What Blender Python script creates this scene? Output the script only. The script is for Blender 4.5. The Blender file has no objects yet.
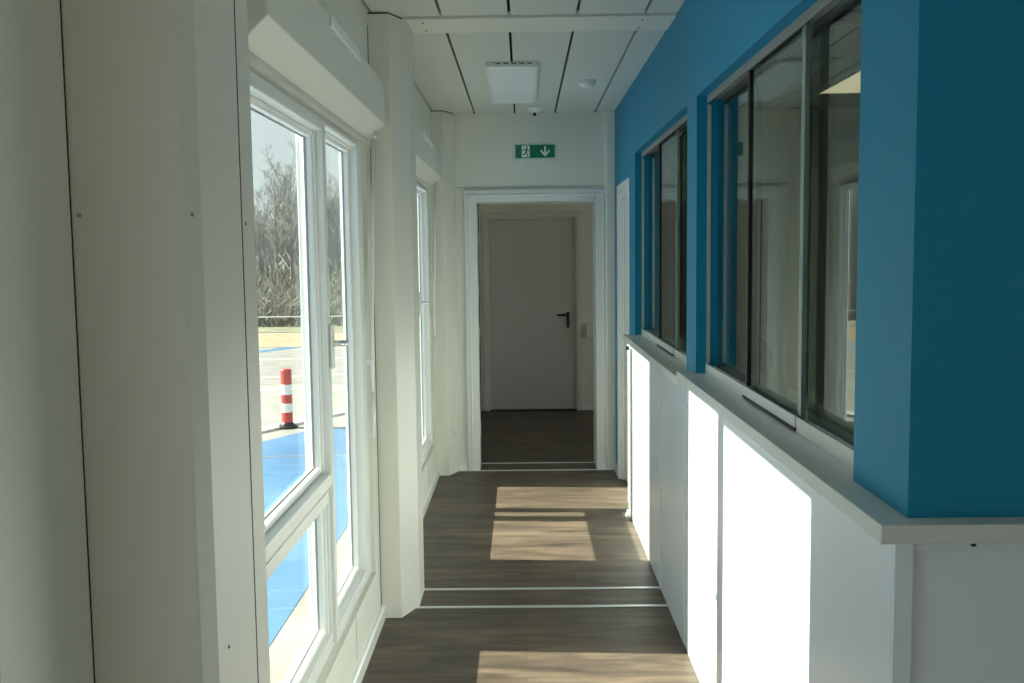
import bpy, bmesh, math, random
from mathutils import Matrix, Vector
random.seed(7)
sc = bpy.context.scene
COL = sc.collection

# ------------------------------------------------------------------ camera
FPX = 990.0
EYE = 1.5
vy = Vector((11, -86.5, FPX)).normalized()          # corridor direction seen in the picture frame
vd = Vector((137, 11430.0, FPX)).normalized()
vd = (vd - vd.dot(vy) * vy).normalized()
vz = -vd
vx = vy.cross(vz)
if vx.x < 0: vx = -vx
right = Vector((vx.x, vy.x, vz.x)); down = Vector((vx.y, vy.y, vz.y)); fwd = Vector((vx.z, vy.z, vz.z))
cam = bpy.data.cameras.new('camera'); co = bpy.data.objects.new('camera', cam); COL.objects.link(co)
m = Matrix((right, -down, -fwd)).transposed().to_4x4()
m.translation = (0, 0, EYE)
co.matrix_world = m
cam.sensor_width = 36; cam.lens = FPX / 1024 * 36; cam.clip_start = 0.02; cam.clip_end = 400
sc.camera = co

# ------------------------------------------------------------------ world, sun, exposure
w = bpy.data.worlds.new('sky'); sc.world = w; w.use_nodes = True
nt = w.node_tree; nt.nodes.clear()
out = nt.nodes.new('ShaderNodeOutputWorld'); bg = nt.nodes.new('ShaderNodeBackground')
tc = nt.nodes.new('ShaderNodeTexCoord'); sp = nt.nodes.new('ShaderNodeSeparateXYZ'); cr = nt.nodes.new('ShaderNodeValToRGB')
cr.color_ramp.elements[0].position = 0.0; cr.color_ramp.elements[0].color = (.88, .94, .93, 1)
cr.color_ramp.elements[1].position = 0.7; cr.color_ramp.elements[1].color = (.76, .86, .95, 1)
nt.links.new(tc.outputs['Generated'], sp.inputs[0]); nt.links.new(sp.outputs['Z'], cr.inputs[0])
nt.links.new(cr.outputs[0], bg.inputs[0]); nt.links.new(bg.outputs[0], out.inputs[0])
bg.inputs[1].default_value = .78

SUN_T, SUN_AZ = .70, -.055                            # drop and sideways shift per metre travelled into the room
sl = bpy.data.lights.new('sun', 'SUN'); sl.energy = 15.0; sl.angle = math.radians(.5); sl.color = (1, .90, .74)
so = bpy.data.objects.new('sun', sl); COL.objects.link(so)
so.rotation_euler = Vector((1, SUN_AZ, -SUN_T)).to_track_quat('-Z', 'Y').to_euler(); so.location = (-6, 3, 6)

vs = sc.view_settings
sc.display_settings.display_device = 'sRGB'
vs.view_transform = 'Standard'; vs.look = 'None'; vs.gamma = 1; vs.use_curve_mapping = False; vs.exposure = 0.4
cy = sc.cycles
cy.max_bounces = 14; cy.diffuse_bounces = 9; cy.glossy_bounces = 5; cy.transparent_max_bounces = 24
cy.use_denoising = True; cy.sample_clamp_indirect = 6

# ------------------------------------------------------------------ materials
def newmat(name):
    mt = bpy.data.materials.new(name); mt.use_nodes = True
    n = mt.node_tree; b = n.nodes['Principled BSDF']
    return mt, n, b
def paint(name, col, rough=.5, spec=.5, bump=.0, scale=60, var=.03, metal=0):
    mt, n, b = newmat(name)
    t = n.nodes.new('ShaderNodeTexCoord'); no = n.nodes.new('ShaderNodeTexNoise'); no.inputs['Scale'].default_value = 2.3
    no.inputs['Detail'].default_value = 3
    mx = n.nodes.new('ShaderNodeMix'); mx.data_type = 'RGBA'
    mx.inputs['A'].default_value = tuple(c * (1 - var) for c in col) + (1,)
    mx.inputs['B'].default_value = tuple(min(1, c * (1 + var)) for c in col) + (1,)
    n.links.new(t.outputs['Object'], no.inputs['Vector']); n.links.new(no.outputs['Fac'], mx.inputs['Factor'])
    n.links.new(mx.outputs['Result'], b.inputs['Base Color'])
    b.inputs['Roughness'].default_value = rough; b.inputs['Specular IOR Level'].default_value = spec
    b.inputs['Metallic'].default_value = metal
    if bump:
        n2 = n.nodes.new('ShaderNodeTexNoise'); n2.inputs['Scale'].default_value = scale; n2.inputs['Detail'].default_value = 4
        bp = n.nodes.new('ShaderNodeBump'); bp.inputs['Strength'].default_value = bump; bp.inputs['Distance'].default_value = .002
        n.links.new(t.outputs['Object'], n2.inputs['Vector']); n.links.new(n2.outputs['Fac'], bp.inputs['Height'])
        n.links.new(bp.outputs[0], b.inputs['Normal'])
    return mt
def glass(name, tint=(.93, .97, .95), refl=.96, rough=0.0):
    mt = bpy.data.materials.new(name); mt.use_nodes = True; n = mt.node_tree; n.nodes.clear()
    o = n.nodes.new('ShaderNodeOutputMaterial'); mix = n.nodes.new('ShaderNodeMixShader'); f = n.nodes.new('ShaderNodeMath')
    t = n.nodes.new('ShaderNodeBsdfTransparent'); g = n.nodes.new('ShaderNodeBsdfGlossy')
    lw = n.nodes.new('ShaderNodeLayerWeight'); lw.inputs['Blend'].default_value = .5
    pw = n.nodes.new('ShaderNodeMath'); pw.operation = 'POWER'; pw.inputs[1].default_value = 5
    n.links.new(lw.outputs['Facing'], pw.inputs[0]); n.links.new(pw.outputs[0], f.inputs[0])
    f.operation = 'MULTIPLY_ADD'; f.inputs[1].default_value = refl; f.inputs[2].default_value = .04*refl   # Schlick, the same from both sides
    t.inputs[0].default_value = tint + (1,); g.inputs['Roughness'].default_value = rough
    g.inputs[0].default_value = (.92, .97, .95, 1)
    n.links.new(f.outputs[0], mix.inputs[0]); n.links.new(t.outputs[0], mix.inputs[1]); n.links.new(g.outputs[0], mix.inputs[2])
    n.links.new(mix.outputs[0], o.inputs[0])
    return mt
def emit(name, col, s):
    mt, n, b = newmat(name); b.inputs['Base Color'].default_value = tuple(col) + (1,); b.inputs['Roughness'].default_value = .4
    b.inputs['Emission Color'].default_value = tuple(col) + (1,); b.inputs['Emission Strength'].default_value = s
    return mt
def wood_floor():
    mt, n, b = newmat('vinyl_plank_floor')
    t = n.nodes.new('ShaderNodeTexCoord')
    br = n.nodes.new('ShaderNodeTexBrick'); br.offset = .37; br.offset_frequency = 2
    br.inputs['Scale'].default_value = 1; br.inputs['Brick Width'].default_value = 1.25; br.inputs['Row Height'].default_value = .155
    br.inputs['Mortar Size'].default_value = .0012; br.inputs['Mortar Smooth'].default_value = .3
    br.inputs['Color1'].default_value = (.16, .16, .16, 1); br.inputs['Color2'].default_value = (.95, .95, .95, 1)
    br.inputs['Mortar'].default_value = (.0, .0, .0, 1); br.inputs['Bias'].default_value = 0
    mp = n.nodes.new('ShaderNodeMapping'); mp.inputs['Scale'].default_value = (1.6, 9, 1)
    no = n.nodes.new('ShaderNodeTexNoise'); no.inputs['Scale'].default_value = 1.6; no.inputs['Detail'].default_value = 7; no.inputs['Roughness'].default_value = .62
    no.inputs['Distortion'].default_value = .8
    mp2 = n.nodes.new('ShaderNodeMapping'); mp2.inputs['Scale'].default_value = (2.5, 90, 1)
    n2 = n.nodes.new('ShaderNodeTexNoise'); n2.inputs['Scale'].default_value = 2; n2.inputs['Detail'].default_value = 4
    cr = n.nodes.new('ShaderNodeValToRGB')
    e = cr.color_ramp.elements; e[0].position = .28; e[0].color = (.042, .034, .027, 1); e[1].position = .72; e[1].color = (.158, .122, .088, 1)
    k = cr.color_ramp.elements.new(.5); k.color = (.088, .069, .052, 1)
    ad = n.nodes.new('ShaderNodeMath'); ad.operation = 'MULTIPLY_ADD'; ad.inputs[1].default_value = .14; 
    ad2 = n.nodes.new('ShaderNodeMath'); ad2.operation = 'MULTIPLY_ADD'; ad2.inputs[1].default_value = .22
    sub = n.nodes.new('ShaderNodeMath'); sub.operation = 'SUBTRACT'; sub.inputs[1].default_value = .16
    L = n.links.new
    L(t.outputs['Object'], br.inputs['Vector']); L(t.outputs['Object'], mp.inputs[0]); L(mp.outputs[0], no.inputs['Vector'])
    L(t.outputs['Object'], mp2.inputs[0]); L(mp2.outputs[0], n2.inputs['Vector'])
    L(br.outputs['Color'], ad.inputs[0]); L(no.outputs['Fac'], ad.inputs[2])
    L(n2.outputs['Fac'], ad2.inputs[0]); L(ad.outputs[0], ad2.inputs[2]); L(ad2.outputs[0], sub.inputs[0]); L(sub.outputs[0], cr.inputs[0])
    mx = n.nodes.new('ShaderNodeMix'); mx.data_type = 'RGBA'; mx.inputs['B'].default_value = (.07, .053, .04, 1)
    L(br.outputs['Fac'], mx.inputs['Factor']); L(cr.outputs[0], mx.inputs['A']); L(mx.outputs['Result'], b.inputs['Base Color'])
    b.inputs['Roughness'].default_value = .45; b.inputs['Specular IOR Level'].default_value = .25
    bp = n.nodes.new('ShaderNodeBump'); bp.inputs['Strength'].default_value = .25; bp.inputs['Distance'].default_value = .001
    L(ad2.outputs[0], bp.inputs['Height']); L(bp.outputs[0], b.inputs['Normal'])
    return mt
def noisy(name, c1, c2, scale, rough=.9, detail=6):
    mt, n, b = newmat(name)
    t = n.nodes.new('ShaderNodeTexCoord'); no = n.nodes.new('ShaderNodeTexNoise'); no.inputs['Scale'].default_value = scale; no.inputs['Detail'].default_value = detail
    cr = n.nodes.new('ShaderNodeValToRGB'); e = cr.color_ramp.elements
    e[0].position = .35; e[0].color = c1 + (1,); e[1].position = .65; e[1].color = c2 + (1,)
    n.links.new(t.outputs['Object'], no.inputs['Vector']); n.links.new(no.outputs['Fac'], cr.inputs[0]); n.links.new(cr.outputs[0], b.inputs['Base Color'])
    b.inputs['Roughness'].default_value = rough
    return mt
M = dict(
    wall=paint('cream_wall_board', (.78, .78, .71), .45, .4, .05),
    col=paint('cream_column_metal', (.78, .77, .695), .38, .45),
    ceil=paint('ceiling_board', (.68, .69, .63), .45, .4),
    dark=paint('black_shadow_gap', (.02, .02, .02), .8),
    plate=paint('white_joint_plate', (.80, .79, .71), .45),
    blue=paint('blue_wall_paint', (.003, .22, .375), .5, .3, .05),
    pvc=paint('white_pvc', (.80, .81, .78), .3, .5),
    bead=paint('white_glazing_bead', (.88, .90, .88), .22, .6),
    box=paint('shutter_box_white', (.76, .76, .69), .35, .5),
    seal=paint('black_rubber_seal_and_gap', (.015, .015, .017), .5),
    alu=paint('brushed_aluminium', (.72, .74, .73), .35, .5, metal=.6),
    white=paint('white_laminate', (.76, .82, .88), .25, .5),
    top=paint('pale_grey_countertop', (.66, .68, .66), .3, .5),
    frame=paint('white_door_frame', (.72, .74, .72), .35, .5),
    leaf=paint('grey_white_door_leaf', (.62, .63, .63), .35, .5),
    black=paint('black_plastic', (.012, .012, .013), .35, .5),
    plastic=paint('white_plastic', (.82, .83, .80), .3, .5),
    diffuser=paint('milky_diffuser', (.86, .90, .90), .25, .5),
    lit=emit('lit_warm_diffuser', (1, .88, .60), .8),
    green=paint('exit_sign_green', (.0, .17, .075), .35, .5),
    signwhite=paint('exit_sign_white', (.85, .88, .85), .4),
    clear=paint('frosted_sign_edge', (.62, .72, .70), .2, .6),
    gasket=paint('grey_gasket', (.30, .31, .31), .6),
    trackdark=paint('bronze_grey_track', (.26, .25, .22), .4),
    track=paint('pale_anodised_track', (.74, .77, .76), .35, .6),
    glass=glass('window_glass', (.94, .985, .975), refl=.45),
    iglass=glass('sliding_pane_glass', (.72, .76, .73)),
    gedge=paint('green_glass_edge', (.20, .26, .235), .2, .6),
    floor=wood_floor(),
    concrete=noisy('pale_concrete', (.25, .25, .235), (.33, .325, .305), 1.6),
    asphalt=noisy('asphalt_lane', (.21, .21, .20), (.28, .275, .265), 3),
    bpaint=noisy('blue_ground_paint', (.065, .165, .32), (.085, .20, .38), 1.2, .6),
    wpaint=noisy('white_ground_paint', (.45, .45, .43), (.60, .60, .58), 3, .6),
    sand=noisy('dry_sand', (.32, .24, .15), (.40, .30, .20), 2),
    grass=noisy('dull_winter_grass', (.16, .17, .11), (.27, .27, .18), 1.5),
    bark=noisy('grey_bark', (.25, .255, .25), (.36, .365, .36), 4),  # greys lightened so the colour carries the distance haze
    twig=noisy('grey_brown_twigs', (.15, .15, .13), (.22, .22, .19), 3),
    red=paint('bollard_red', (.50, .07, .06), .4), 
    office=paint('office_wall', (.36, .34, .29), .55),
    darkfab=noisy('black_chair_fabric', (.012, .012, .013), (.03, .03, .03), 60),
    worktop=paint('shade_grey_worktop', (.10, .11, .11), .35),  # dark grey holds the shadow lying on the inner sill
)

# ------------------------------------------------------------------ mesh helpers
class MB:
    def __init__(s): s.bm = bmesh.new()
    def box(s, a, b):
        x0, x1 = sorted((a[0], b[0])); y0, y1 = sorted((a[1], b[1])); z0, z1 = sorted((a[2], b[2]))
        v = [s.bm.verts.new(p) for p in ((x0,y0,z0),(x1,y0,z0),(x1,y1,z0),(x0,y1,z0),(x0,y0,z1),(x1,y0,z1),(x1,y1,z1),(x0,y1,z1))]
        for f in ((0,3,2,1),(4,5,6,7),(0,1,5,4),(1,2,6,5),(2,3,7,6),(3,0,4,7)): s.bm.faces.new([v[i] for i in f])
        return s
    def prism(s, pts, z0, z1):                       # polygon in XY, counter-clockwise, extruded in Z
        a = [s.bm.verts.new((x, y, z0)) for x, y in pts]; b = [s.bm.verts.new((x, y, z1)) for x, y in pts]
        n = len(pts); s.bm.faces.new(a[::-1]); s.bm.faces.new(b)
        for i in range(n): s.bm.faces.new((a[i], a[(i+1)%n], b[(i+1)%n], b[i]))
        return s
    def extr(s, pts3, d):                            # planar polygon extruded along vector d
        d = Vector(d); a = [s.bm.verts.new(p) for p in pts3]; b = [s.bm.verts.new(Vector(p) + d) for p in pts3]
        n = len(pts3); s.bm.faces.new(a[::-1]); s.bm.faces.new(b)
        for i in range(n): s.bm.faces.new((a[i], a[(i+1)%n], b[(i+1)%n], b[i]))
        return s
    def tube(s, pts, radii, seg=10, cap=True):
        pts = [Vector(p) for p in pts]
        if not isinstance(radii, (list, tuple)): radii = [radii] * len(pts)
        rings = []
        for i, p in enumerate(pts):
            d = (pts[min(i+1, len(pts)-1)] - pts[max(i-1, 0)]).normalized()
            u = d.cross(Vector((0, 0, 1)))
            if u.length < .02: u = d.cross(Vector((0, 1, 0)))
            u.normalize(); v = d.cross(u)
            rings.append([s.bm.verts.new(p + radii[i] * (math.cos(6.28318*k/seg) * u + math.sin(6.28318*k/seg) * v)) for k in range(seg)])
        for a, b in zip(rings, rings[1:]):
            for k in range(seg): s.bm.faces.new((a[k], a[(k+1)%seg], b[(k+1)%seg], b[k]))
        if cap and seg > 2: s.bm.faces.new(rings[0][::-1]); s.bm.faces.new(rings[-1])
        return s
    def lathe(s, c, prof, seg=28):                   # prof: (radius, z)
        rings = []
        for r, z in prof:
            rings.append([s.bm.verts.new((c[0] + r*math.cos(6.28318*k/seg), c[1] + r*math.sin(6.28318*k/seg), c[2] + z)) for k in range(seg)])
        for a, b in zip(rings, rings[1:]):
            for k in range(seg): s.bm.faces.new((a[k], a[(k+1)%seg], b[(k+1)%seg], b[k]))
        s.bm.faces.new(rings[0][::-1]); s.bm.faces.new(rings[-1])
        return s
    def ringx(s, x0, x1, ya, yb, za, zb, t):          # rectangular ring in a plane x=const, member widths t=(near, far, bottom, top)
        n, f, bo, to = t
        s.box((x0, ya, za), (x1, ya+n, zb)); s.box((x0, yb-f, za), (x1, yb, zb))
        s.box((x0, ya+n, za), (x1, yb-f, za+bo)); s.box((x0, ya+n, zb-to), (x1, yb-f, zb))
        return s
    def build(s, name, mat, parent=None, bevel=0, smooth=False):
        bmesh.ops.recalc_face_normals(s.bm, faces=s.bm.faces)
        me = bpy.data.meshes.new(name); s.bm.to_mesh(me); s.bm.free()
        me.materials.append(M[mat] if isinstance(mat, str) else mat)
        o = bpy.data.objects.new(name, me); COL.objects.link(o)
        if smooth:
            for p in me.polygons: p.use_smooth = True
        if bevel:
            b = o.modifiers.new('bevel', 'BEVEL'); b.width = bevel; b.segments = 2; b.limit_method = 'ANGLE'
        if parent:
            o.parent = parent; o.matrix_parent_inverse = Matrix.Translation(-parent.location)
        return o
def empty(name, loc):
    o = bpy.data.objects.new(name, None); COL.objects.link(o); o.location = loc; o.empty_display_size = .1; return o
def tag(o, label, cat, group=None, kind=None):
    o['label'] = label; o['category'] = cat
    if group: o['group'] = group
    if kind: o['kind'] = kind
    return o
def struct(o, label=None):
    o['kind'] = 'structure'
    if label: o['label'] = label
    return o
P = 2.68            # module length
H = 2.462           # ceiling
YB, YE = -2.6, 6.85 # room behind the camera, end wall

# ------------------------------------------------------------------ floor, roof, ceiling
fl = MB().box((-.70, YB-.1, -.12), (4.2, 9.75, 0)).build('floor', 'floor'); struct(fl, 'dark brown wood-look plank floor')
for k, (y, x0, x1) in enumerate([(4.12, -.60, .60), (4.348, -.60, .60), (6.815, -.46, .60), (7.058, -.315, .5)]):
    o = MB().box((x0, y-.011, 0), (x1, y+.011, .004)).build('trim_%d' % (k+1), 'alu', bevel=.0015)
    struct(o, 'pale metal joint strip across the floor')
bmc = MB()
gaps = [-.3195 + .2735*k for k in range(-1, 17)]
edges = [-.80] + gaps + [4.2]
for (ya, yb) in ((YB, 1.40), (1.67, 4.08), (4.35, 6.85), (7.1, 9.6)):
    for a, b in zip(edges, edges[1:]):
        bmc.box((a + (.006 if a > -.8 else 0), ya, H), (b - .006, yb, H+.02))
struct(bmc.build('ceiling', 'ceil'), 'pale ceiling boards with thin dark gaps')
struct(MB().box((-.80, YB-.1, H+.035), (4.2, 9.75, H+.16)).build('ceiling_backing', 'dark'))
for k, (ya, yb) in enumerate(((1.40, 1.67), (4.10, 4.355))):
    b = MB().box((-.72, ya, H-.008), (.63 if ya > 3 else 4.1, yb, H+.02))
    o = b.build('trim_%d' % (k+5), 'plate', bevel=.002); struct(o, 'flat white joint plate across the ceiling')
    s = MB()
    for x in ((-.40, .50)):
        for y in (ya+.06, yb-.06): s.lathe((x, y, H-.0105), [(.004, 0), (.004, .003)], 10)
    s.build('screw', 'seal', o)

# ------------------------------------------------------------------ outer left wall with its window openings
WO = (1.93, 3.88, .235, 1.95)       # outer edges of a window
KS = (-1.04, 0, 1)
def left_wall():
    b = MB(); X0, X1 = -.70, -.605
    ys = [YB]
    for k in KS: ys += [WO[0]+k*P, WO[1]+k*P]
    ys += [YE+.25]
    for i in range(0, len(ys), 2): b.box((X0, ys[i], 0), (X1, ys[i+1], H))
    for k in KS:
        b.box((X0, WO[0]+k*P, 0), (X1, WO[1]+k*P, WO[2])); b.box((X0, WO[0]+k*P, WO[3]), (X1, WO[1]+k*P, H))
    return b.build('wall_left', 'wall')
wl = struct(left_wall(), 'cream panel wall with windows')
struct(MB().box((-.72, YB-.1, -.6), (-.70, 9.75, 0)).build('foundation', 'concrete'))
s = MB()
for k in (0, 1):
    for y in (2.55, 3.4): s.box((-.6055, y+k*P-.001, .07), (-.6045, y+k*P+.001, WO[2]))
s.build('panel_seam', 'dark', wl)
bb = MB()
for a, b_ in ((YB, 1.33), (1.69, 4.0), (4.35, 6.67)):
    bb.extr([(-.6045, a, 0), (-.588, a, 0), (-.588, a, .05), (-.594, a, .058), (-.6045, a, .058)], (0, b_-a, 0))
struct(bb.build('baseboard_left', 'bead'), 'white skirting under the windows')

# corner columns
def column(n, y, chamf, lab, ytop=H-.006):
    yb = y + {1: .304, 2: .34, 3: .18}[n]
    if chamf: pts = [(-.61, y), (-.52, y), (-.46, y+.145), (-.46, yb), (-.61, yb)]
    else: pts = [(-.61, y), (-.455, y), (-.440, y+.032), (-.440, yb), (-.61, yb)]
    o = MB().prism(pts, 0, ytop).build('trim_%d' % (n+6), 'col', bevel=.003); struct(o, lab)
    MB().prism([(px - (.003 if px > -.6 else 0), py + (.003 if py == y else -.003)) for px, py in pts], ytop, H).build('top_gap', 'dark', o)
    return o
c1 = column(1, 1.33, False, 'cream column cover nearest the camera')
c2 = column(2, 4.0, True, 'cream column cover between the two windows')
c3 = column(3, 6.67, True, 'cream column cover at the end wall')
s = MB()
s.box((-.4405, 1.555, 0), (-.4393, 1.558, H-.02)); s.build('seam', 'dark', c1)
s = MB()
for x, y, z in ((-.447, 1.345, 1.56), (-.44, 1.41, .93), (-.44, 1.577, 1.555)):
    s.tube([(x-.001, y, z), (x+.0015, y, z)], .0028, 8)
for x, z in ((-.594, 1.56),): s.tube([(x, 1.331, z), (x, 1.3275, z)], .003, 8)
s.build('screw', 'gasket', c1)
s = MB().box((-.6055, 1.3275, 0), (-.604, 1.331, H-.02)); s.build('shadow_gap', 'dark', c1)
s = MB().box((-.6055, 3.994, .06), (-.6035, 4.001, H-.05)); s.build('shadow_gap', 'dark', c2)
s = MB()
for y, z in ((4.30, .35), (4.30, 1.3)): s.tube([(-.461, y, z), (-.4585, y, z)], .003, 8)
s.build('screw', 'alu', c2)
# corner cover right of the end doorway
o = MB().prism([(.63, 6.80), (.63, YE), (.56, YE), (.575, 6.80)], 0, H).build('trim_10', 'col', bevel=.002); struct(o, 'cream corner cover right of the end doorway')

# ------------------------------------------------------------------ windows in the left wall
def window(n, off):
    root = struct(empty('window_%d' % n, (-.66, 2.9+off, 0)), 'white plastic window with a tall right casement')
    o = lambda y: y + off
    fr = MB().ringx(-.69, -.632, o(WO[0]), o(WO[1]), WO[2], WO[3], (.07, .09, .04, .05))
    fr.box((-.69, o(3.055), WO[2]+.04), (-.632, o(3.105), WO[3]-.05))
    fr.box((-.69, o(2.0), .755), (-.632, o(3.055), .795))
    fr.build('window_frame', 'pvc', root, bevel=.003)
    # clear openings: (y0,y1,z0,z1)
    clear = [(2.13, 3.045, .845, 1.865, 'upper_sash'), (2.13, 3.045, .325, .705, 'lower_sash'), (3.135, 3.68, .325, 1.885, 'tall_sash')]
    for (a, b, c, d, nm) in clear:
        g = .022
        if nm == 'upper_sash': oa, ob, oc, od = 1.985, 3.074, .785, 1.925
        elif nm == 'lower_sash': oa, ob, oc, od = 1.985, 3.074, .262, .765
        else: oa, ob, oc, od = 3.086, 3.80, .262, 1.925
        xf = -.610 if nm != 'lower_sash' else -.622
        sash = MB().ringx(-.678, xf, o(oa), o(ob), oc, od, (a-g-oa, ob-b-g, c-g-oc, od-d-g)).build('sash', 'pvc', root, bevel=.004)
        MB().ringx(-.672, -.640, o(a-g), o(b+g), c-g, d+g, (g, g, g, g)).build('glazing_bead', 'bead', sash, bevel=.006)
        gk = MB().ringx(-.664, -.658, o(a), o(b), c, d, (.003, .003, .003, .003)); gk.build('gasket', 'gasket', sash)
        MB().box((-.663, o(a-.004), c-.004), (-.660, o(b+.004), d+.004)).build('pane', 'glass', sash)
    # handle on the tall casement
    h = MB().box((-.610, o(3.10)-.017, 1.15), (-.599, o(3.10)+.017, 1.29)).build('window_handle', 'plastic', root, bevel=.004)
    hv = MB().tube([(-.603, o(3.10), 1.23), (-.566, o(3.10), 1.23)], .009, 12)
    hv.tube([(-.568, o(3.095), 1.23), (-.566, o(3.13), 1.228), (-.570, o(3.16), 1.226)], [.010, .009, .008], 12)
    hv.build('lever', 'alu', h, smooth=True)
    MB().box((-.6315, o(1.99), 1.926), (-.628, o(3.84), 1.930)).build('top_seam', 'dark', root)
    return root
w2 = None
for n, k in ((1, 0), (2, 1), (3, -1.04)):
    wn = window(n, k*P)
    if n == 2: w2 = wn
MB().box((-.674, 2.85+P, .33), (-.668, 2.955+P, 1.86)).build('shadow_strip', 'pvc', w2)  # strip added to cast the extra shadow band across the floor

# roller shutter boxes over them, with crank
def shutter(off, lab):
    o = lambda y: y + off
    root = tag(empty('roller_shutter_box', (-.57, o(3.1), 2.02)), lab, 'roller shutter box', 'shutter boxes over the windows')
    b = MB().extr([(-.605, o(2.17), 1.958), (-.541, o(2.17), 2.02), (-.541, o(2.17), 2.185), (-.605, o(2.17), 2.185)], (0, 3.995-2.17, 0))
    b.build('casing', 'box', root, bevel=.004)
    MB().extr([(-.605, o(1.98), 1.936), (-.600, o(1.98), 1.936), (-.600, o(1.98), 1.957), (-.605, o(1.98), 1.957)], (0, 2.0, 0)).build('lower_rail', 'box', root, bevel=.002)
    MB().extr([(-.541, o(2.87), 2.150), (-.534, o(2.87), 2.156), (-.534, o(2.87), 2.188), (-.541, o(2.87), 2.188)], (0, .49, 0)).build('clip', 'bead', root, bevel=.003)
    c = MB().tube([(-.578, o(3.93), 1.965), (-.583, o(3.86), 1.60), (-.588, o(3.80), 1.12), (-.588, o(3.79), .98)], .008, 10).build('crank_rod', 'bead', root, smooth=True)
    u = MB().tube([(-.575, o(3.93), 2.02), (-.577, o(3.932), 2.00)], .010, 10)
    u.tube([(-.577, o(3.932), 2.0), (-.575, o(3.925), 1.985)], .007, 8); u.tube([(-.575, o(3.925), 1.985), (-.578, o(3.93), 1.958)], .009, 10)
    u.build('universal_joint', 'alu', c, smooth=True)
    MB().tube([(-.588, o(3.79), .98), (-.588, o(3.785), .80)], .009, 12).build('handle', 'plastic', c, smooth=True)
    MB().box((-.612, o(3.775), 1.085), (-.580, o(3.805), 1.11)).build('rod_holder', 'plastic', c, bevel=.003)
shutter(0, 'white roller shutter box over the nearer window, crank rod hanging at its far end')
shutter(P, 'white roller shutter box over the farther window beside the end doorway')

# ------------------------------------------------------------------ end wall, doorway and room beyond
D0, D1, DT = -.315, .50, 1.862
b = MB()
b.box((-.605, YE, 0), (D0-.03, YE+.25, H)); b.box((D1+.03, YE, 0), (4.1, YE+.25, H)); b.box((D0-.03, YE, DT+.03), (D1+.03, YE+.25, H))
we = struct(b.build('wall_end', 'wall'), 'cream end wall with the doorway')
s = MB(); s.box((.583, YE-.0015, 1.95), (.586, YE+.001, H)); s.box((-.46, YE-.0015, 1.965), (.59, YE+.001, 1.968)); s.build('panel_seam', 'office', we)
dr = struct(empty('door_1', (.09, 6.9, 0)), 'open doorway with white metal frame')
def portal(y0, y1, wid, mat='frame'):
    f = MB(); a0, a1, t = D0, D1, DT
    f.box((a0-wid, y0, 0), (a0, y1, t+wid)); f.box((a1, y0, 0), (a1+wid, y1, t+wid)); f.box((a0, y0, t), (a1, y1, t+wid)); return f
portal(6.82, 6.85, .085).build('frame', 'frame', dr, bevel=.004)
portal(6.848, 7.12, .029).build('lining', 'frame', dr, bevel=.002)
f = MB(); f.box((D0-.055, 6.812, 0), (D0-.045, 6.821, DT+.05)); f.box((D1+.045, 6.812, 0), (D1+.055, 6.821, DT+.05)); f.box((D0-.055, 6.812, DT+.04), (D1+.055, 6.821, DT+.05))
f.build('frame_bead', 'bead', dr, bevel=.003)
hg = MB()
for z in (.28, .95, 1.25, 1.62): hg.box((D0-.002, 6.93, z-.045), (D0+.004, 6.96, z+.045))
hg.build('hinge', 'alu', dr, bevel=.001)
MB().box((D0-.002, 7.0, 0), (D0+.006, 7.012, DT)).build('gasket', 'seal', dr)
# opened leaf behind the left jamb
ang = math.radians(6)
lf = empty('open_leaf', (0, 0, 0)); lf.parent = dr; lf.matrix_parent_inverse = Matrix.Translation(-dr.location)
def lp(x, y, z): return (D0-.035 + x*math.cos(ang) - y*math.sin(ang), 7.13 + x*math.sin(ang) + y*math.cos(ang), z)
bpy.data.objects.remove(lf)
leaf = MB().extr([lp(0, 0, .01), lp(0, .80, .01), lp(-.04, .80, .01), lp(-.04, 0, .01)], (0, 0, DT-.02)).build('leaf', 'leaf', dr, bevel=.003)
hb = MB().extr([lp(.0, .70, .86), lp(.0, .74, .86), lp(.006, .74, .86), lp(.006, .70, .86)], (0, 0, .2))
hb.tube([lp(0, .72, 1.02), lp(.05, .72, 1.02), lp(.052, .60, 1.02)], .009, 8)
hb.build('handle', 'black', leaf)

# room beyond
struct(MB().box((-.70, YE+.25, 0), (-.62, 9.6, H)).build('wall_far_room_left', 'wall'))
fb = MB(); fb.box((-.70, 9.5, 0), (-.386, 9.6, H)); fb.box((.554, 9.5, 0), (2.72, 9.6, H)); fb.box((-.386, 9.5, 1.90), (.554, 9.6, H))
struct(fb.build('wall_far_room_end', 'wall'), 'cream wall around the closed door')
rw = MB(); rw.box((2.6, 7.1, 0), (2.72, 9.5, .3)); rw.box((2.6, 7.1, 2.25), (2.72, 9.5, H)); rw.box((2.6, 7.1, .3), (2.72, 7.25, 2.25)); rw.box((2.6, 9.35, .3), (2.72, 9.5, 2.25))  # wall with an unseen window opening added to light the far room
struct(rw.build('wall_far_room_right', 'wall'))
d2 = struct(empty('door_2', (.1, 9.5, 0)), 'closed grey-white door at the very end')
f = MB(); f.box((-.384, 9.46, 0), (-.335, 9.56, 1.86)); f.box((.509, 9.46, 0), (.552, 9.56, 1.86)); f.box((-.384, 9.46, 1.86), (.552, 9.56, 1.90))
f.build('frame', 'frame', d2, bevel=.004)
f = MB(); f.box((-.335, 9.485, .0), (-.318, 9.56, 1.86)); f.box((.489, 9.485, 0), (.509, 9.56, 1.86)); f.box((-.318, 9.485, 1.84), (.489, 9.56, 1.86)); f.build('stop', 'frame', d2)
lf2 = MB().box((-.316, 9.50, .012), (.487, 9.54, 1.838)).build('leaf', 'leaf', d2, bevel=.003)
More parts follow.
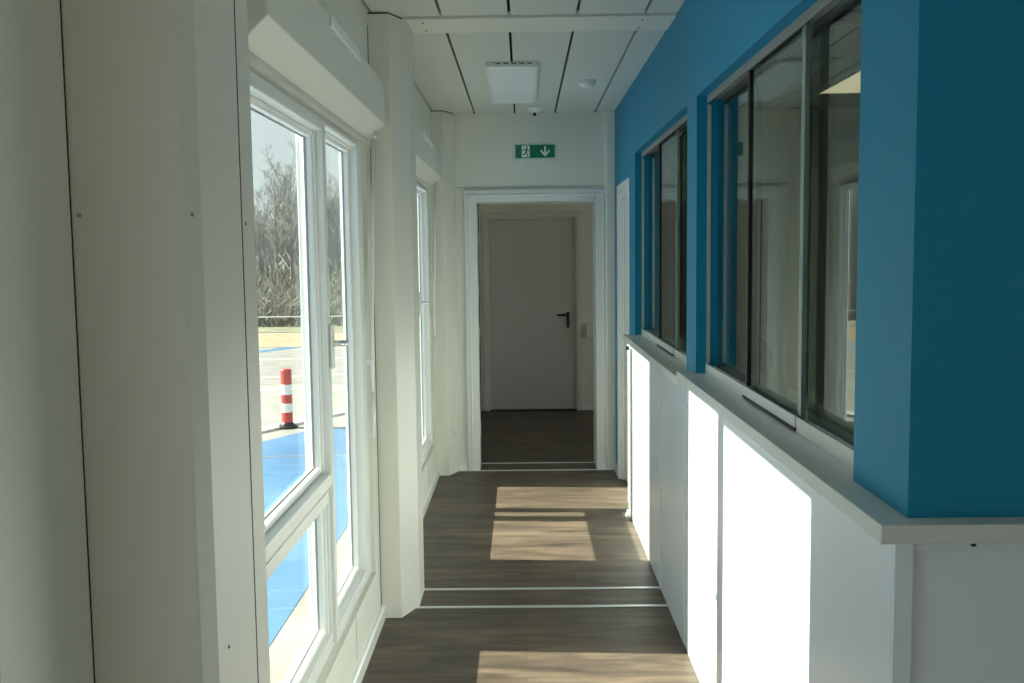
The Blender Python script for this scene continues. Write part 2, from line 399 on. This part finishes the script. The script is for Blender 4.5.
MB().box((-.386, 9.57, 0), (.554, 9.6, 1.9)).build('light_block', 'dark', d2)  # added dark sheet, keeps sky light from leaking round the leaf
hh = MB().tube([(.425, 9.50, .925), (.425, 9.452, .925), (.415, 9.45, .925), (.32, 9.452, .922)], [.011, .010, .010, .009], 10)
hh.lathe((.425, 9.495, .925), [(.001, -.02), (.001, .02)], 6)
hh.extr([(.411, 9.50, .80), (.439, 9.50, .80), (.439, 9.50, .95), (.411, 9.50, .95)], (0, -.008, 0))
hh.build('handle', 'black', lf2)
struct(MB().box((-.33, 9.44, 0), (.50, 9.50, .008)).build('trim_11', 'seal'))
b = MB(); b.box((.556, 9.485, 0), (2.6, 9.5, .055)); struct(b.build('baseboard_far_room', 'bead'))
tr = MB().box((.60, 9.44, .70), (1.10, 9.4999, .845)).build('cable_duct', 'plastic', bevel=.004)
tag(tr, 'white boxed cable duct on the wall right of the closed end door', 'cable duct')
d = MB(); d.box((-.46, 6.835, 0), (D0-.087, 6.85, .055)); struct(d.build('baseboard_end', 'bead'))

# ------------------------------------------------------------------ blue partition, counters, sliding panes
XW, XG = .63, .70
b = MB()
b.box((XW, 1.73, 1.05), (.75, 1.88, H)); b.box((XW, 3.62, 1.03), (.75, 3.83, H)); b.box((XW, 1.88, 2.06), (.75, 3.62, H)); b.box((XW, 3.83, 2.06), (.75, 5.6, H))
b.box((XW, 5.6, 0), (.75, 5.86, H)); b.box((XW, 5.86, 1.93), (.75, 6.59, H)); b.box((XW, 6.59, 0), (.75, YE, H))
struct(b.build('wall_right', 'blue'), 'blue painted partition wall above the counter')
b = MB().box((XW, 1.61, 1.055), (4.1, 1.73, H)); struct(b.build('wall_front', 'blue'), 'blue wall facing the camera above the counter')
struct(MB().box((.622, 6.61, 0), (.6295, 6.80, .06)).build('baseboard_right', 'bead'))
# office inside
b = MB(); b.box((3.6, 1.73, 0), (3.7, YE, H)); struct(b.build('wall_office_back', 'office'))
b = MB(); b.box((.76, YE-.012, 0), (3.6, YE-.001, H)); struct(b.build('wall_office_end', 'office'))
# counter bodies
rc = tag(empty('reception_counter', (.66, 2.6, 0)), 'white panelled reception counter body, nearer higher stretch wrapping the corner below the blue wall', 'counter', 'counter bodies')
MB().box((.603, 1.602, 0), (.62, 3.70, 1.027)).build('front_panel', 'white', rc, bevel=.0015)
MB().box((.621, 1.615, 0), (4.09, 1.63, 1.027)).build('end_panel', 'white', rc, bevel=.0015)
MB().box((.603, 1.590, 0), (.634, 1.601, 1.027)).build('corner_post', 'white', rc, bevel=.002)
b = MB().box((.636, 1.600, 1.008), (4.09, 1.614, 1.027)); b.build('batten', 'white', rc, bevel=.001)
MB().lathe((.735, 1.60, 1.018), [(.001, -.004), (.0045, -.003), (.0045, .003), (.001, .004)], 8).build('screw', 'black', rc)
MB().box((.62, 1.63, 0), (.75, 3.70, 1.0)).build('core', 'white', rc)
rf = tag(empty('reception_counter', (.66, 4.6, 0)), 'white panelled counter body, farther lower stretch ending beside the white side door', 'counter', 'counter bodies')
MB().box((.601, 3.703, 0), (.62, 4.327, 1.008)).build('front_panel', 'white', rf, bevel=.0015)
MB().box((.601, 4.331, 0), (.62, 5.545, 1.008)).build('front_panel', 'white', rf, bevel=.0015)
MB().box((.597, 5.547, 0), (.628, 5.63, 1.008)).build('end_panel', 'pvc', rf, bevel=.002)
MB().box((.62, 3.703, 0), (.75, 5.545, 1.0)).build('core', 'white', rf)
MB().box((.598, 4.323, 0), (.6008, 4.335, 1.0)).build('joint_strip', 'pvc', rf)
k = MB().tube([(.578, 5.60, .966), (.597, 5.60, .966)], [.013, .011], 14); k.build('lock', 'black', rf)
tp = MB().prism([(.5715, 1.566), (4.09, 1.566), (4.09, 1.86), (.86, 1.86), (.86, 3.70), (.5715, 3.70)], 1.028, 1.060).build('countertop', 'top', bevel=.002)
tag(tp, 'pale grey countertop of the nearer counter, L-shaped round the blue corner', 'countertop', 'countertops')
tp2 = MB().prism([(.566, 3.705), (.86, 3.705), (.86, 5.595), (.628, 5.595), (.628, 5.64), (.566, 5.64)], 1.010, 1.042).build('countertop', 'top', bevel=.002)
tag(tp2, 'pale grey countertop of the farther counter, slightly lower than the nearer one', 'countertop', 'countertops')
b = MB().box((.865, 1.865, .75), (1.35, 5.3, .78)).build('office_worktop', 'worktop', bevel=.002)
tag(b, 'worktop, shade put into its dark grey, behind the sliding panes inside the office', 'worktop')
for y in (1.9, 3.6, 5.24):
    MB().box((.88, y, 0), (1.33, y+.03, .75)).build('support_panel', 'white', b)

def slider(n, y0, y1, zb, zt, cuts, lab):
    root = struct(empty('window_%d' % n, (XG, (y0+y1)/2, zb)), lab)
    t = MB(); t.box((.675, y0, zb), (.735, y1, zb+.012)); t.box((.675, y0, zb+.012), (.681, y1, zb+.036)); t.box((.729, y0, zb+.012), (.735, y1, zb+.036)); t.box((.702, y0, zb+.012), (.706, y1, zb+.028))
    t.build('bottom_track', 'track', root, bevel=.001)
    t = MB(); t.box((.675, y0, zt-.012), (.735, y1, zt)); t.box((.675, y0, zt-.026), (.681, y1, zt-.012)); t.box((.729, y0, zt-.026), (.735, y1, zt-.012))
    t.build('top_track', 'trackdark', root, bevel=.001)
    for ya, w_ in ((y1-.004, .004), (y0, .004)):
        MB().box((.677, ya, zb+.037), (.690, ya+w_, zt-.031)).build('side_profile', 'alu', root)
    c1_, c2_ = cuts
    spans = [(c1_+.005, y1-.013, .716), (c2_-.02, c1_, .692), (y0+.013, c2_+.02, .716)]
    for i, (a, c, x) in enumerate(spans):
        p = MB().box((x-.003, a, zb+.013), (x+.003, c, zt-.013)).build('sliding_pane', 'iglass', root)
        if i == 0:
            MB().box((x-.007, a-.008, zb+.036), (x+.007, a+.006, zt-.024)).build('edge_seal', 'seal', p)
        if i == 1:
            MB().box((x-.009, c-.006, zb+.036), (x+.006, c+.012, zt-.024)).build('edge_seal', 'seal', p)
            MB().box((x-.007, a-.002, zb+.036), (x+.005, a+.028, zt-.024)).build('pane_edge', 'gedge', p)
            r = MB(); r.box((.6705, a, zb+.011), (.6748, c, zb+.038)); r.build('pane_rail', 'track', p); MB().box((.671, a, zb+.001), (.6748, c, zb+.0105)).build('pane_rail_gap', 'seal', p)  # black strip drawn as the shade in the gap under the rail
    root.location.x -= .009
slider(4, 1.88, 3.62, 1.06, 2.06, (2.99, 2.43), 'interior sliding glass panes over the nearer counter')
slider(5, 3.83, 5.60, 1.042, 2.06, (4.93, 4.40), 'interior sliding glass panes over the farther counter')

# side door in the blue wall
d3 = struct(empty('door_3', (.63, 6.32, 0)), 'white side door in the blue wall, seen edge-on')
f = MB(); f.box((.627, 5.862, 0), (.75, 5.92, 1.928)); f.box((.627, 6.52, 0), (.75, 6.588, 1.928)); f.box((.627, 5.92, 1.87), (.75, 6.52, 1.928)); f.box((.622, 5.85, 0), (.629, 5.92, 1.945)); f.box((.622, 6.52, 0), (.629, 6.60, 1.945)); f.box((.622, 5.92, 1.87), (.629, 6.52, 1.945)); f.build('frame', 'frame', d3, bevel=.004)
f = MB(); f.box((.650, 5.921, 0), (.662, 5.935, 1.87)); f.box((.650, 6.505, 0), (.662, 6.519, 1.87)); f.box((.650, 5.935, 1.856), (.662, 6.505, 1.87)); f.build('frame_bead', 'bead', d3)
l3 = MB().box((.664, 5.925, .01), (.70, 6.515, 1.865)).build('leaf', 'frame', d3, bevel=.003)
ds = MB().lathe((.592, 5.60, .0), [(.018, 0), (.018, .012), (.012, .016), (.012, .03), (.006, .034)], 16).build('door_stop', 'alu', smooth=False)
tag(ds, 'small metal door stop on the floor at the far end of the counter', 'door stop')

# ------------------------------------------------------------------ lobby behind the camera
bw = MB(); bw.box((-.70, YB-.1, 0), (1.0, YB, H)); bw.box((2.1, YB-.1, 0), (4.1, YB, H)); bw.box((1.0, YB-.1, 2.1), (2.1, YB, H))
struct(bw.build('wall_back', 'wall'))
rb = MB(); rb.box((4.1, YB-.1, 0), (4.2, -1.9, H)); rb.box((4.1, 1.0, 0), (4.2, YE+.25, H)); rb.box((4.1, -1.9, 0), (4.2, 1.0, .5)); rb.box((4.1, -1.9, 2.2), (4.2, 1.0, H))
struct(rb.build('wall_lobby_right', 'wall'))
ge = struct(empty('added_glazed_door', (1.55, YB-.05, 0)), 'glazed door added behind the camera to let in sky light')  # added opening, brings sky light onto the faces turned to the camera
f = MB().box((1.0, YB-.08, 0), (1.08, YB-.02, 2.1)); f.box((2.02, YB-.08, 0), (2.10, YB-.02, 2.1)); f.box((1.08, YB-.08, 0), (2.02, YB-.02, .09)); f.box((1.08, YB-.08, 2.03), (2.02, YB-.02, 2.1))
f.build('frame', 'pvc', ge, bevel=.003)
MB().box((1.08, YB-.052, .09), (2.02, YB-.046, 2.03)).build('pane', 'glass', ge)
wg = struct(empty('window_6', (4.15, -.45, .5)), 'wide unseen lobby window added for sky light')  # unseen window added to brighten the lobby side
f = MB().ringx(4.12, 4.18, -1.9, 1.0, .5, 2.2, (.07, .07, .07, .07)); f.box((4.12, -.49, .57), (4.18, -.41, 2.13)); f.build('frame', 'pvc', wg, bevel=.003)
for a, b_ in ((-1.83, -.49), (-.41, .93)): MB().box((4.147, a, .57), (4.153, b_, 2.13)).build('pane', 'glass', wg)

# ------------------------------------------------------------------ fittings
def luminaire(x0, x1, y0, y1, lit, lab):
    r = tag(empty('ceiling_light', ((x0+x1)/2, (y0+y1)/2, H)), lab, 'ceiling light', 'ceiling lights')
    c = MB(); c.box((x0, y0, H-.020), (x1, y1, H-.001)); c.build('housing', 'pvc', r, bevel=.003)
    c = MB(); t = .022
    c.box((x0, y0, H-.025), (x0+t, y1, H-.020)); c.box((x1-t, y0, H-.025), (x1, y1, H-.020)); c.box((x0+t, y0, H-.025), (x1-t, y0+t, H-.020)); c.box((x0+t, y1-t, H-.025), (x1-t, y1, H-.020))
    c.build('rim', 'plastic', r, bevel=.001)
    MB().box((x0+t, y0+t, H-.0235), (x1-t, y1-t, H-.0205)).build('diffuser', 'lit' if lit else 'diffuser', r)
    c = MB()
    for i in range(5): c.box((x0+.05+.04*i, y0-.001, H-.012), (x0+.075+.04*i, y0+.001, H-.007))
    c.build('vent_slot', 'seal', r)
luminaire(-.178, .088, 5.04, 6.25, False, 'long switched-off ceiling light in the corridor before the exit sign')
luminaire(1.755, 2.03, 4.75, 6.05, True, 'warm lit ceiling light seen through the nearer sliding panes')
sd = tag(empty('smoke_detector', (.367, 5.62, H)), 'round white smoke detector on the ceiling right of the corridor light', 'smoke detector')
MB().lathe((.367, 5.62, H), [(.050, 0), (.052, -.008), (.050, -.012)], 32).build('base', 'plastic', sd)
MB().lathe((.367, 5.62, H-.012), [(.046, 0), (.044, -.012), (.030, -.024), (.012, -.028)], 32).build('cover', 'plastic', sd, smooth=True)
# exit sign hanging near the end wall
SX, SY = .087, 6.62
ex = tag(empty('exit_sign', (SX, SY, H)), 'green exit sign with running figure and down arrow hanging from the ceiling', 'exit sign')
MB().lathe((SX, SY+.0, H), [(.052, 0), (.050, -.010), (.022, -.028), (.014, -.032)], 28).build('ceiling_rose', 'plastic', ex)
MB().tube([(SX, SY, H-.03), (SX, SY, H-.052)], .011, 12).build('cable_gland', 'black', ex)
MB().tube([(SX, SY, H-.05), (SX, SY, 2.228)], .008, 12).build('rod', 'plastic', ex)
MB().box((SX-.146, SY-.012, 2.126), (SX+.146, SY+.012, 2.231)).build('housing', 'clear', ex, bevel=.003)
fp = MB().box((SX-.130, SY-.0145, 2.136), (SX+.130, SY-.0122, 2.222)).build('sign_face', 'green', ex)
g = MB(); yy = SY-.0162
def poly(pts, ox, oz, sx=1, depth=.0015):
    g.extr([(ox + px*sx, yy, oz + pz*sx) for px, pz in pts], (0, depth, 0))
# arrow pointing down
ax, az = SX+.066, 2.179
poly([(-.006, .032), (.006, .032), (.006, -.032), (-.006, -.032)], ax, az)
poly([(0, -.036), (.030, -.002), (.030, .008), (.022, .008), (0, -.018)], ax, az); poly([(0, -.036), (0, -.018), (-.022, .008), (-.030, .008), (-.030, -.002)], ax, az)
g.build('arrow', 'signwhite', ex); g = MB()
# doorway panel
dx, dz = SX-.060, 2.179
poly([(-.028, -.038), (.024, -.038), (.024, .038), (-.028, .038)], dx, dz, depth=.001)
g.build('doorway_symbol', 'signwhite', ex)
g = MB(); yy = SY-.0178
# running figure on the doorway panel
c = [(math.cos(a)*.0065, math.sin(a)*.0065) for a in [i*math.pi/6 for i in range(12)]]
poly(c, dx+.006, dz+.026)
poly([(-.006, -.006), (.004, -.009), (.011, .014), (.000, .018)], dx, dz)
poly([(.000, .018), (-.004, .012), (-.016, .010), (-.019, .002), (-.023, .004), (-.019, .015), (-.004, .018)], dx, dz)
poly([(.010, .015), (.009, .009), (.017, .001), (.022, .004), (.014, .013)], dx, dz)
poly([(-.002, -.008), (.005, -.008), (.015, -.018), (.010, -.033), (.004, -.033), (.008, -.019)], dx, dz)
poly([(-.006, -.006), (.001, -.010), (-.007, -.022), (-.022, -.026), (-.024, -.020), (-.011, -.016)], dx, dz)
g.build('running_figure', 'green', ex)
# wall socket on the end column
nrm = Vector((.145, -.06, 0)).normalized(); tdir = Vector((.06, .145, 0)).normalized(); cpt = Vector((-.488, 6.747, .27))
def sockpart(w_, h_, d0, d1, nm, mat, par):
    pts = [cpt + tdir*a + Vector((0, 0, bz)) + nrm*d0 for a, bz in ((-w_, -h_), (w_, -h_), (w_, h_), (-w_, h_))]
    return MB().extr(pts, nrm*(d1-d0)).build(nm, mat, par, bevel=.002)
sk = tag(empty('wall_socket', tuple(cpt)), 'white power socket low on the column beside the end doorway', 'socket')
sockpart(.038, .040, 0, .010, 'plate', 'plastic', sk); sockpart(.021, .021, .010, .0112, 'insert', 'alu', sk)
# office chair inside the office
oc = tag(empty('office_chair', (1.30, 5.95, 0)), 'black office chair with rounded back seen through the far pane of the nearer sliding window', 'chair')
cx_, cy_ = 1.30, 5.95
bk = MB().lathe((0, 0, 0), [(.001, 0), (.001, .001)], 4); bk.bm.clear()
pts = []
for i in range(13):
    a = math.pi*i/12; pts.append((cx_+.20*math.cos(a), .16*math.sin(a)))
poly3 = [(cx_+.19, cy_, .55), (cx_-.19, cy_, .55)][::-1]
out_ = [(cx_-.17, cy_, .58), (cx_+.17, cy_, .58)] + [(p[0], cy_+.0, .86+p[1]) for p in pts]
bk.extr(out_, (0, .05, 0)); bk.build('backrest', 'darkfab', oc, bevel=.015)
st = MB().prism([(cx_-.23, cy_-.42), (cx_-.18, cy_-.46), (cx_+.18, cy_-.46), (cx_+.23, cy_-.42), (cx_+.21, cy_-.02), (cx_-.21, cy_-.02)], .43, .50).build('seat', 'darkfab', oc, bevel=.02)
MB().tube([(cx_, cy_+.03, .60), (cx_, cy_+.06, .47), (cx_, cy_-.10, .42)], .02, 10).build('back_arm', 'black', oc)
MB().tube([(cx_, cy_-.22, .43), (cx_, cy_-.22, .10)], .025, 12).build('gas_column', 'black', oc)
for k in range(5):
    a = 2*math.pi*k/5+.3; e = (cx_+.27*math.cos(a), cy_-.22+.27*math.sin(a))
    lg = MB().tube([(cx_, cy_-.22, .11), (e[0], e[1], .075)], [.022, .014], 8).build('leg', 'black', oc)
    MB().tube([(e[0]-.012, e[1], .03), (e[0]+.012, e[1], .03)], .03, 14).build('castor', 'black', lg)

# ------------------------------------------------------------------ outside
GZ = -.6
struct(MB().box((-90, -30, GZ-.2), (60, 30, GZ)).build('ground_yard', 'concrete'), 'pale concrete yard outside the windows')
def slab(name, pts, z, mat, lab):
    o = MB().prism(pts, GZ-.01, z).build(name, mat); struct(o, lab); return o
def arc(cx0, cy0, r, a0, a1, n=8): return [(cx0+r*math.cos(math.radians(a0+(a1-a0)*i/n)), cy0+r*math.sin(math.radians(a0+(a1-a0)*i/n))) for i in range(n+1)]
slab('ground_blue_bay', [(-1.40, -6), ] + [(-1.40, 11.2)] + [(-1.5, 11.75), (-2.0, 12.0), (-2.6, 11.95), (-3.0, 11.2), (-3.4, 10.5), (-5, 9.6), (-14, 8), (-14, -6)], GZ+.004, 'bpaint', 'blue painted bay beside the building')
slab('ground_blue_bay', [(-9.3, 16.8), (-9.0, 16.6), (-4.3, 24.6), (-4.6, 24.9)][::-1][::-1], GZ+.006, 'bpaint', 'thin blue painted line across the lane')
slab('ground_joint', [(-1.4, 10.30), (-1.4, 10.33), (-8, 10.33), (-8, 10.30)], GZ+.007, 'asphalt', 'joint line in the blue bay')
slab('ground_kerb', [(-6.5, 9.55), (-3.25, 11.55), (-2.0, 13.9), (0, 15.6), (0, 15.8), (-2.15, 14.05), (-3.40, 11.7), (-6.6, 9.75)], GZ+.03, 'wpaint', 'white kerb line past the bollard')
slab('ground_lane', [(-30, 14.5), (12, 17.5), (12, 23.5), (-30, 21)], GZ+.003, 'asphalt', 'grey lane')
for i, (p, q) in enumerate([((-9, 13.6), (1, 17.5)), ((-12, 15.2), (3, 19.2)), ((-12, 19.5), (4, 21.5))]):
    slab('ground_line', [p, q, (q[0], q[1]+.14), (p[0], p[1]+.14)], GZ+.005, 'wpaint', 'white lane marking')
slab('ground_sand', [(-60, 21.6), (40, 24.4), (40, 28.6), (-60, 26)], GZ+.008, 'sand', 'strip of dry sand beyond the lane')
slab('ground_grass', [(-150, 26), (40, 28.3), (60, 200), (-150, 200)], GZ+.012, 'grass', 'dull grass strip under the trees')
bo = tag(empty('bollard', (-2.94, 12.1, GZ)), 'red and white banded bollard on a black foot outside the nearer window', 'bollard')
zt = [0, .07, .16, .30, .41, .53, .735]
MB().lathe((-2.94, 12.1, GZ+.004), [(.125, 0), (.125, .015), (.085, .05), (.065, .075)], 24).build('foot', 'black', bo, smooth=False)
MB().lathe((-2.94, 12.1, GZ), [(.068, .07), (.068, .72), (.060, .735), (.02, .738)], 24).build('post', 'red', bo)
for a, c in ((.20, .31), (.42, .545)):
    MB().lathe((-2.94, 12.1, GZ), [(.0685, a), (.0705, a+.004), (.0705, c-.004), (.0685, c)], 24).build('white_band', 'plastic', bo)
gr = tag(empty('guard_rail', (-9, 28.6, GZ)), 'thin pale guard rail running before the bare trees', 'guard rail')
MB().tube([(-34, 27.5, -.19), (10, 28.9, -.19)], .022, 6).build('rail', 'alu', gr)
for k in range(12):
    x = -33 + 3.8*k; y = 27.5 + (x+34)*1.4/44
    MB().tube([(x, y, GZ), (x, y, -.19)], .03, 6).build('post', 'alu', gr)

# bare trees
def tree_mesh(seed, hgt):
    rnd = random.Random(seed); bm = MB()
    def branch(p, d, L, r, lev):
        n = 4 if lev < 2 else 2; pts = [p.copy()]; q = p.copy(); dd = d.copy()
        for i in range(n):
            dd = (dd + Vector((rnd.uniform(-.08, .08), rnd.uniform(-.08, .08), rnd.uniform(0, .12)))).normalized(); q = q + dd*L/n; pts.append(q.copy())
        rad = [r*(1-.75*i/n) for i in range(n+1)]
        bm.tube(pts, rad, 5 if lev < 1 else 3, cap=False)
        if lev >= 3: return
        cnt = (24, 9, 6)[lev]
        for i in range(cnt):
            t = rnd.uniform(.22 if lev == 0 else .2, 1); k = min(int(t*n), n-1); base = pts[k].lerp(pts[k+1], t*n-k)
            a = rnd.uniform(0, 6.28); up = rnd.uniform(.5, 1.1)
            nd = (dd*up + Vector((math.cos(a), math.sin(a), .1))*.55).normalized()
            branch(base, nd, L*rnd.uniform(.30, .46)*(1.15-.45*t), max(r*.42*(1.2-t*.6), .009), lev+1)
    branch(Vector((0, 0, 0)), Vector((0, 0, 1)), hgt, .075, 0)
    return bm
protos = []
for sd_ in range(5):
    t = tree_mesh(sd_+3, 5.2 + .35*sd_).build('bare_tree', 'bark')
    protos.append(t)
rnd = random.Random(11); spots = []
for i in range(104):
    Y = rnd.uniform(44, 68); a = -.06 - .40*(i+rnd.random())/104; spots.append((a*Y, Y))
for i, (x, y) in enumerate(spots):
    t = protos[i] if i < 5 else protos[i % 5].copy()
    if i >= 5: COL.objects.link(t)
    t.location = (x, y, GZ+.01); t.rotation_euler = (0, 0, rnd.uniform(0, 6.28)); s_ = rnd.uniform(.62, .90); t.scale = (s_, s_, s_)
    tag(t, 'leafless grey tree in the thicket beyond the guard rail', 'tree', 'bare trees beyond the guard rail')
ug = MB()
for i in range(6500):
    Y = 30 + 32*rnd.random()**1.6; a = -.04 - .46*rnd.random(); x = a*Y; hh_ = rnd.uniform(.3, 1.1) + (Y-30)*.045; 
    ug.tube([(x, Y, GZ+.01), (x+rnd.uniform(-.25, .25), Y+rnd.uniform(-.2, .2), GZ+hh_*.6), (x+rnd.uniform(-.5, .5), Y, GZ+hh_)], [.022, .016, .008], 3, cap=False)
tag(ug.build('undergrowth', 'twig'), 'tangle of bare twigs and shoots at the foot of the trees', 'undergrowth', kind='stuff')
